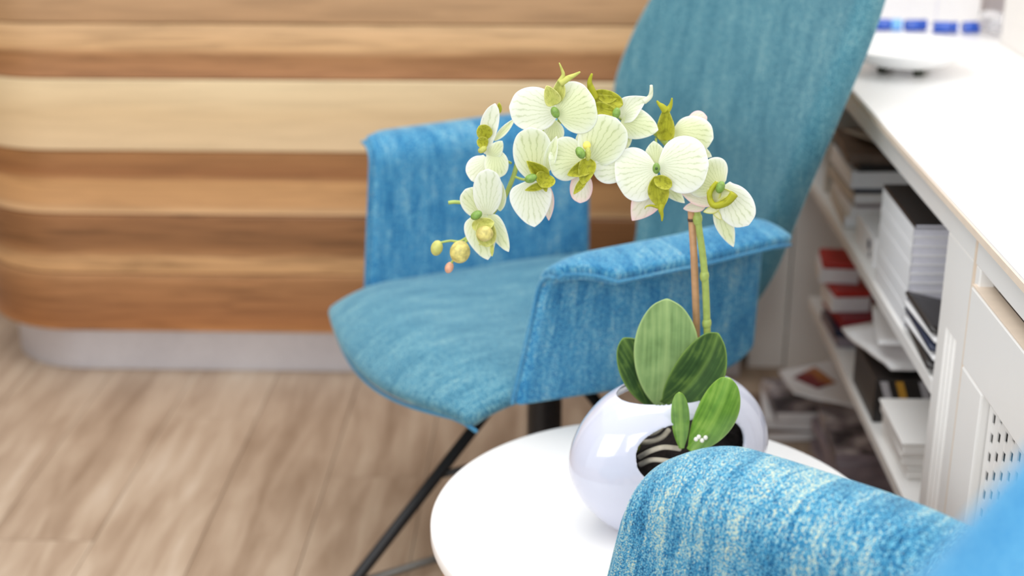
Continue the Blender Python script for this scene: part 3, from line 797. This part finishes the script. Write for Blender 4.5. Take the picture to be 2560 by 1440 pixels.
# flower H: upper left, seen edge on
f = flower((1278, 408, 1.397), (1256, 398, 1.392), (1228, 388, 1.388))
psub(f, 'petal', PETAL_W, (1216, 386, 1.384), (1238, 258, 1.380), 46, 'fan', cup=.2, roll=0, bend=(-.04, 0), baseh=.3)
psub(f, 'petal', PETAL, (1236, 352, 1.388), (1288, 296, 1.386), 20, 'sepal', cup=.4)
psub(f, 'petal', PETAL, (1222, 398, 1.382), (1256, 352, 1.378), 40, 'drop', cup=-.15)
psub(f, 'petal', PETAL, (1238, 376, 1.382), (1244, 446, 1.376), 62, 'round', cup=-.15, wave=.03, baseh=.5)
psub(f, 'petal', PETAL_W, (1222, 398, 1.384), (1178, 452, 1.380), 74, 'round', cup=-.12, wave=.04, baseh=.5)
lipmesh(f, [((1222, 346, 1.380), (1198, 314, 1.376), 40, 'round', dict(cup=.4)), ((1220, 360, 1.378), (1192, 352, 1.374), 30, 'round', dict(cup=.4)),
            ((1248, 284, 1.386), (1248, 256, 1.386), 14, 'sepal', dict(cup=.3))], [], LIP)
column(f, (1206, 374, 1.374), .0042, 60, LIP_L)

# flower I: lowest on the left
f = flower((1240, 522, 1.39), (1226, 530, 1.385), (1212, 536, 1.378))
psub(f, 'petal', PETAL, (1250, 528, 1.376), (1252, 452, 1.372), 30, 'sepal', cup=.3)
psub(f, 'petal', PETAL, (1208, 540, 1.372), (1164, 472, 1.366), 66, 'round', cup=-.12, wave=.03, baseh=.4)
psub(f, 'petal', PETAL_W, (1218, 538, 1.366), (1220, 422, 1.358), 74, 'round', cup=-.14, wave=.03, baseh=.3)
psub(f, 'sepal', PETAL, (1190, 536, 1.370), (1220, 650, 1.364), 80, 'drop', cup=-.1)
psub(f, 'sepal', PETAL, (1222, 536, 1.368), (1272, 630, 1.362), 46, 'drop', cup=-.1)
lipmesh(f, [((1180, 566, 1.358), (1236, 556, 1.352), 34, 'round', dict(cup=.6)),
            ((1210, 548, 1.360), (1220, 618, 1.352), 52, 'round', dict(cup=.5)),
            ((1230, 606, 1.354), (1230, 642, 1.352), 10, 'sepal', dict(cup=.4)),
            ((1226, 604, 1.354), (1196, 612, 1.350), 10, 'sepal', dict(cup=.4))], [], LIP_L)
column(f, (1191, 538, 1.350), .0055, 60)
put(MB().ball(P(1212, 584, 1.346), (.0085, .007, .0080)), 'lip_ball', BUD_Y, f)

# buds on the tip of the spray
def bud(c, r, mat, path, tilt=0):
    o = put(MB().ball(P(*c), r, 16, 12, Matrix.Rotation(math.radians(tilt), 3, 'Y')), 'bud', mat, orchid)
    put(MB().tube(smooth_path([P(*p) for p in path], 5), .0013, 8), 'pedicel', STEMG, o)
bud((1092, 620, 1.380), (.0062, .006, .0083), BUD_G, [(1178, 585, 1.384), (1150, 603, 1.382), (1125, 602, 1.381), (1100, 607, 1.380)], 15)
bud((1150, 630, 1.372), (.0105, .010, .0118), BUD_Y, [(1182, 592, 1.384), (1168, 602, 1.380), (1156, 610, 1.376)], 10)
bud((1123, 669, 1.378), (.0044, .0044, .0062), BUD_P, [(1142, 640, 1.378), (1134, 650, 1.378), (1128, 658, 1.378)], 20)
put(MB().tube(smooth_path([P(1160, 507, 1.386), P(1136, 505, 1.386), P(1121, 507, 1.386)], 4), .0020, 8), 'bud_stalk', STEMG, orchid)

# leaves
def leaf(base, tip, wpx, mat, **kw):
    o = put(petal(MB(), base, tip, wpx, 'leaf', n=24, m=14, **kw), 'leaf', mat, orchid); solid(o, .0018, 0, 1); return o
leaf((1654, 1018, 1.382), (1668, 744, 1.386), 160, LEAF, cup=.18, bend=(.015, 0), curl=.02, baseh=.16)
leaf((1640, 1016, 1.390), (1554, 846, 1.394), 104, LEAF_D, cup=.3, bend=(.03, .02), fold=.1, baseh=.2)
leaf((1664, 1012, 1.372), (1796, 832, 1.366), 124, LEAF_D, cup=.15, fold=.3, bend=(.09, 0), baseh=.3)
leaf((1704, 1122, 1.335), (1698, 975, 1.318), 46, LEAF_B, cup=-.25, curl=.04, baseh=.3)
leaf((1728, 1130, 1.332), (1822, 950, 1.308), 100, LEAF_B, cup=-.3, curl=-.05, bend=(.05, 0), baseh=.3)

MB.K = 1.0
# ------------------------------------------------------------------ things in the shelving (room coordinates)
def sheet_book(name, x0, x1, y0, y1, z0, z1, cover, label, cat, group=None, rot=0, pages=PAGE, ct=.0012, cover_name='cover'):
    cx, cy = (x0 + x1)/2, (y0 + y1)/2
    r = empty(name, room(cx, cy, z0), RZ + math.radians(rot)); tag(r, label, cat, group)
    a, b, h = (x1 - x0)/2, (y1 - y0)/2, z1 - z0
    MB().box((-a + .001, -b + .001, ct), (a - .001, b - .001, h - ct)).obj('pages', pages, r, False)
    mb = MB().box((-a, -b, h - ct + .0001), (a, b, h)); mb.box((-a, -b, 0), (a, b, ct - .0001)); mb.box((-a - .0008, -b, 0), (-a, b, h))
    mb.obj(cover_name, cover, r, False)
    return r
# tall stack of white brochures on the upper shelf, a black one on top
ORD = ['at the very bottom', 'second from the bottom', 'third from the bottom', 'fourth from the bottom', 'fifth from the bottom', 'halfway up', 'fifth from the top', 'fourth from the top', 'third from the top', 'second from the top', 'directly under the black cover']
z = .4705
for i in range(11):
    jit = (random.random() - .5)*.0014
    sheet_book('brochure', .506 + jit, .655 + jit, 1.915 - jit, 2.115 - jit, z, z + .0134, PAPER, 'white brochure %s in the tall stack under the black emblem brochure' % ORD[i], 'brochure', 'white brochures in the tall stack')
    z += .0137
b = sheet_book('brochure', .506, .655, 1.912, 2.115, z, z + .006, BLACK_COVER, 'black brochure with pale emblem on top of the white stack', 'brochure')
em = MB().ball((-.012, -.005, .0066), (.010, .014, .0006), 10, 6)
for k in range(6):
    a = k*math.pi/3; em.ball((-.012 + .014*math.cos(a), -.005 + .018*math.sin(a), .0066), (.004, .005, .0005), 8, 6)
em.obj('emblem', plain('emblem_grey', lin(150, 142, 136), .5), b)
# loose black magazines before that stack
def curled(name, x0, x1, y0, y1, z0, lift, mat, label, cat, group=None, rot=0, thick=.003, wavy=0, lift_x=0):
    cx, cy = (x0 + x1)/2, (y0 + y1)/2
    r = empty(name, room(cx, cy, z0), RZ + math.radians(rot)); tag(r, label, cat, group)
    a, b = (x1 - x0)/2, (y1 - y0)/2
    def fn(s, t):
        x = -a + 2*a*s; y = -b + 2*b*t
        zz = lift*(1 - s)**2 + lift_x*s**2 + wavy*(1 + noise.noise(Vector((x*14 + cx*40, y*14, 0))))
        return (Vector((x, y, zz + thick/2)), (s, t))
    o = MB().grid(fn, 12, 8).obj('sheets', mat, r); solid(o, thick, 0, 0)
    return r
for i in range(5):
    curled('magazine', .500, .64, 1.742 + .004*i, 1.905, .4706 + .0085*i, .010 + .003*i, (BLACK_COVER, PAPER, NAVY, PAPER, BLACK_COVER)[i],
           ('black magazine at the bottom of the curled pile beside the post', 'white sheet just above the bottom of the curled pile by the post', 'navy magazine in the middle of the curled pile by the post',
            'white sheet just under the top black magazine of the curled pile', 'black curled magazine topmost of the pile beside the fluted post')[i], 'magazine', 'curled magazines beside the post', thick=.005, rot=(-3, 2, -1, 3, 0)[i])
# far stack on the upper shelf
zz = .4705
for i, (h, mt, lab, dx) in enumerate([(.022, BEIGEMAG, 'thick beige catalogue at the bottom of the far stack on the upper shelf', 0), (.016, PAPER, 'white catalogue second from the bottom of the far stack', .006),
                                  (.007, GREYMAG, 'grey magazine low in the far stack on the upper shelf', .012), (.018, BEIGEMAG, 'beige catalogue between grey and dark magazines of the far stack', .002),
                                  (.008, NAVY, 'dark blue magazine across the middle of the far stack', .012), (.030, PAPER, 'thick white catalogue under the dark photo magazines of the far stack', .0),
                                  (.012, BLACK_COVER, 'black magazine near the top of the far stack', .008), (.016, BROWNMAG, 'brown photo magazine topmost of the far stack on the upper shelf', -.002)]):
    sheet_book('catalogue', .512 + dx, .70 + dx, 2.38, 2.57, zz, zz + h, mt, lab, 'catalogue', 'catalogues in the far stack on the upper shelf', rot=(i*37 % 7) - 3, pages=PAPER if mt in (BEIGEMAG, PAPER) else mt)
    zz += h + .0004
curled('leaflet', .54, .64, 2.40, 2.53, zz + .0005, .012, BEIGEMAG, 'beige folded leaflet lying slanted on the far stack', 'leaflet', rot=24)
wb = empty('card_box', room(.56, 2.24, .4705), RZ); tag(wb, 'small white card box with blue mark between the two stacks', 'box')
o = MB().box((-.048, -.07, 0), (.05, .07, .05)).obj('box_body', PAPER, wb, False); bevel(o, .002)
MB().ball((-.0487, -.035, .030), (.0006, .010, .009), 10, 6).ball((-.0487, -.045, .016), (.0006, .005, .006), 10, 6).obj('blue_mark', NAVY, wb)

# lower shelf: stack with red boxes
zz = .2555
for i, (h, mt, lab) in enumerate([(.018, GREYMAG, 'grey magazine at the bottom of the stack with red boxes'), (.012, NAVY, 'navy magazine under the crimson book on the lower shelf'),
                              (.020, CRIMSON, 'crimson book on the lower shelf below the red topped boxes')]):
    sheet_book('book', .506 + .002*i, .60, 2.36, 2.50, zz, zz + h, mt, lab, 'book', 'books under the red topped boxes', rot=(2, -4, 5)[i], pages=mt)
    zz += h + .0004
for i in range(2):
    r = empty('carton', room(.532 - .012*i, 2.44 + .035*i, zz), RZ + math.radians(4 - 9*i)); tag(r, ('white carton with red lid directly on the crimson book', 'white carton with red lid topmost on the lower shelf stack')[i], 'carton', 'white cartons with red lids')
    o = MB().box((-.035, -.04, 0), (.035, .04, .028)).obj('carton_body', PAPER, r, False); bevel(o, .0015)
    o = MB().box((-.030, -.042, .0284), (.034, .041, .041)).obj('lid', RED, r, False); bevel(o, .003)
    zz += .0415
zz = .2555
for i in range(7):
    mt = (GREYMAG, NAVY, BROWNMAG, GREYMAG, BLACK_COVER, GREYMAG, BROWNMAG)[i]; h = (.03, .012, .03, .022, .016, .028, .012)[i]
    sheet_book('magazine_bundle', .612 + .004*(i % 3), .79, 2.34 - .008*i, 2.49 - .008*i, zz, zz + h, mt, ('grey magazine bundle at the base of the mauve stack', 'navy magazine bundle low in the mauve stack', 'brown bundle low in the mauve stack beside the crimson book', 'grey bundle midway up the mauve stack', 'black bundle midway up the mauve stack', 'mauve grey bundle near the top beside the red lids', 'brown bundle topmost beside the red lids')[i], 'magazine', 'mauve magazine stack on the lower shelf', rot=(3, -5, 4, -2, 6, -4, 2)[i], pages=mt)
    zz += h + .0005
# black box file with gold and silver streaks, white papers over it
r = empty('box_file', room(.62, 2.125, .2555), RZ); tag(r, 'black box file with gold and silver streaks on the lower shelf', 'box file')
o = MB().box((-.114, -.075, 0), (.13, .085, .074)).obj('file_body', BLACK_COVER, r, False); bevel(o, .002)
for k, (x, mt) in enumerate(((-.108, SILVER), (-.084, GOLD), (-.048, SILVER))):
    mb = MB(); mb.add([(x, -.0756, .071), (x + .012, -.0756, .071), (x + .026, -.0756, .028), (x + .014, -.0756, .028)], [(0, 1, 2, 3)])
    mb.obj('streak', mt, r, False)
curled('paper_sheaf', .50, .70, 2.06, 2.24, .3345, .002, PAPER, 'crumpled white paper sheaf lying on the black box file', 'paper', rot=14, thick=.006, wavy=.010, lift_x=.02)
curled('paper_sheaf', .52, .72, 2.06, 2.22, .3665, .001, PAPER, 'topmost crumpled white sheet over the black box file', 'paper', rot=-8, thick=.003, wavy=.012, lift_x=.012)
# white flat boxes
zz = .2555
for i in range(3):
    r = empty('flat_box', room(.592 + (.006, .0, -.004)[i], 1.935 - .006*i, zz), RZ + math.radians((2, -2, 0)[i]))
    tag(r, ('white flat box at the bottom of the three beside the post', 'white flat box in the middle of the three beside the post', 'white flat box with label slot topmost beside the post')[i], 'box', 'white flat boxes beside the post')
    o = MB().box((-.085, -.075, 0), (.085, .075, .0165)).obj('box_body', WHITE, r, False); bevel(o, .004, 3)
    o = MB().box((-.087, -.077, .0168), (.087, .077, .0212)).obj('lid', WHITE, r, False); bevel(o, .002)
    if i == 2: MB().box((-.01, .035, .0213), (.045, .055, .0217)).obj('label_slot', PAGE, r, False)
    zz += .0222
# leaflet with picture hanging over the front, floor stacks
r = empty('leaflet', at_z(2050, 1000, .20), 0); tag(r, 'white leaflet with burgundy and orange picture hanging over the stack', 'leaflet')
cor = [at_y(1945, 925, 2.60), at_y(2085, 898, 2.62), at_y(2146, 1020, 2.38), at_y(1985, 985, 2.44)]
def quad(a, b, c, d, lift=0, wav=.006):
    def fn(s, t):
        p = (a*(1 - s) + b*s)*(1 - t) + (d*(1 - s) + c*s)*t
        nn = Vector((-.25, -.6, .76))
        return (p + nn*(lift + wav*noise.noise(p*16)) - r.location, (s, t))
    return fn
o = MB().grid(quad(*cor), 14, 14).obj('sheet', PAPER, r); solid(o, .0015)
mid = lambda s, t: (cor[0]*(1 - s) + cor[1]*s)*(1 - t) + (cor[3]*(1 - s) + cor[2]*s)*t
o = MB().grid(quad(mid(.16, .36), mid(.62, .10), mid(.84, .52), mid(.46, .72), .0028), 12, 12).obj('printed_picture', None, r); solid(o, .0004)
kp = NT('burgundy_orange_print'); uvn = kp.n('ShaderNodeUVMap', uv_map='UVMap'); nz = kp.n('ShaderNodeTexNoise', i_Vector=uvn, i_Scale=3.0, i_Detail=3.0)
spx = kp.n('ShaderNodeSeparateXYZ', i_0=uvn)
kp.set(Base_Color=kp.ramp(kp.math('ADD', kp.math('MULTIPLY', spx.outputs['X'], .6), kp.math('MULTIPLY_ADD', nz, .6, -.1)), [(.3, lin(120, 30, 40)), (.5, lin(140, 50, 40)), (.62, lin(190, 120, 60))]), Roughness=.5)
o.data.materials.append(kp.m)

kp = NT('photo_cover'); tcn = kp.n('ShaderNodeTexCoord'); nz = kp.n('ShaderNodeTexNoise', i_Vector=tcn.outputs['Object'], i_Scale=16.0, i_Detail=3.0)
kp.set(Base_Color=kp.ramp(nz, [(.36, lin(56, 50, 56)), (.47, lin(150, 138, 140)), (.56, lin(206, 198, 198)), (.66, lin(150, 122, 92))]), Roughness=.4)
PHOTO = kp.m
zz = .0005
for i in range(4):
    sheet_book('magazine', .50 + .004*(i % 2), .70, 2.26 + .003*i, 2.47, zz, zz + .022, PHOTO if i == 3 else GREYMAG,
               ('grey magazine at the bottom of the floor stack under the lower shelf', 'grey magazine second in the floor stack under the lower shelf', 'grey magazine just below the photo magazine on the floor', 'photo cover magazine topmost of the floor stack under the shelf')[i], 'magazine', 'floor stack of grey magazines', rot=(2, -3, 3, -1)[i], pages=GREYMAG)
    zz += .0226
zz = .0005
for i in range(3):
    sheet_book('magazine', .41 + .01*i, .62, 2.50, 2.68 - .01*i, zz, zz + .02, (BROWNMAG, PAPER, PHOTO)[i], ('brown magazine at the bottom of the pile farther under the shelf', 'white magazine in the middle of the farther floor pile', 'photo magazine topmost of the farther floor pile')[i], 'magazine', 'farther floor pile of magazines', rot=(4, -6, 2)[i], pages=PAPER)
    zz += .0206

# ------------------------------------------------------------------ on the counter
bc = room(.605, 2.47, .7305)
bowl = empty('bowl', bc); tag(bowl, 'white porcelain bowl on small dark feet on the countertop', 'bowl')
bp = [(0, .010), (.045, .010), (.078, .018), (.102, .032), (.113, .041), (.115, .043), (.113, .044), (.100, .036), (.075, .023), (.043, .016), (0, .015)]
MB().lathe([(p.x, p.z) for p in smooth_path([(r, 0, z) for r, z in bp], 3)], 64).obj('bowl_body', PORCELAIN, bowl)
for k in range(4):
    a = math.radians(200 + 90*k)
    MB().tube([(.045*math.cos(a), .045*math.sin(a), 0), (.042*math.cos(a), .042*math.sin(a), .0115)], [.008, .010], 12).obj('foot', plain('dark_foot', lin(58, 62, 50), .5), bowl)
for i, (u, v, ln) in enumerate(((2206, 55, .046), (2286, 57, .040), (2360, 62, .044), (2424, 62, .030))):
    p = at_z(u, v + 6, .7425)
    r = empty('vial', p, math.radians((-6, 3, -8, 4)[i])); tag(r, ('bright blue vial with light blue cap next to the chair back', 'narrow blue vial lying second from the chair back', 'dark blue vial behind the bowl, third from the chair back', 'short blue vial half under the clear wrap')[i], 'vial', 'blue vials behind the bowl')
    R = .0115
    pr = [(-ln/2, 0), (-ln/2, R*.8), (-ln/2 + .003, R), (ln/2 - .010, R), (ln/2 - .006, R*.7), (ln/2, R*.7), (ln/2, 0)]
    def fn(a, b, pr=pr):
        x, rr = pr[round(a*(len(pr) - 1))]; an = 2*math.pi*b
        return (Vector((x, max(rr, .0002)*math.cos(an), max(rr, .0002)*math.sin(an))),)
    MB().grid(fn, len(pr) - 1, 20, True).obj('vial_body', BLUE_GLASS, r, True, 40)
    MB().tube([(ln/2 - .006, 0, 0), (ln/2 + (.014 if i == 0 else .003), 0, 0)], R*1.02, 18).obj('cap', LIGHT_BLUE if i == 0 else BLUE_GLASS, r, True, 40)
cb = empty('carton', room(.77, 3.0, .7305), RZ); tag(cb, 'tall white carton standing at the far end of the countertop', 'carton')
o = MB().box((-.12, -.03, 0), (.103, .03, .26)).obj('carton_body', PAPER, cb, False); bevel(o, .002)
MB().box((.012, -.0306, 0), (.015, -.0301, .259)).obj('flap_seam', PAGE, cb, False)
kc = NT('clear_wrap'); kc.set(Base_Color=lin(240, 240, 244), Roughness=.15); kc.b.inputs['Transmission Weight'].default_value = .75; kc.b.inputs['IOR'].default_value = 1.2
wr = empty('plastic_wrap', room(.86, 2.83, .7305)); tag(wr, 'crumpled clear plastic wrap on the countertop against the wall', 'plastic wrap')
def wrapf(a, b):
    th = math.pi*min(max(a, .01), .99); ph = 2*math.pi*b
    p = Vector((.026*math.sin(th)*math.cos(ph), .05*math.sin(th)*math.sin(ph), .020*math.cos(th)))
    return (p*(1 + .45*noise.noise(p*60)) + Vector((0, 0, .026)),)
MB().grid(wrapf, 26, 36, True).obj('wrap_film', kc.m, wr)
# grey block standing in for the shaded gap between carton and wall
gb = empty('shade_block', room(.925, 3.05, .7305), RZ); tag(gb, 'grey block for the shaded gap between the white carton and the wall', 'shade_block')
o = MB().box((-.025, -.02, 0), (.03, .02, .25)).obj('shade_block_body', plain('grey_gap_shade', lin(178, 172, 176), .7), gb, False); bevel(o, .002)
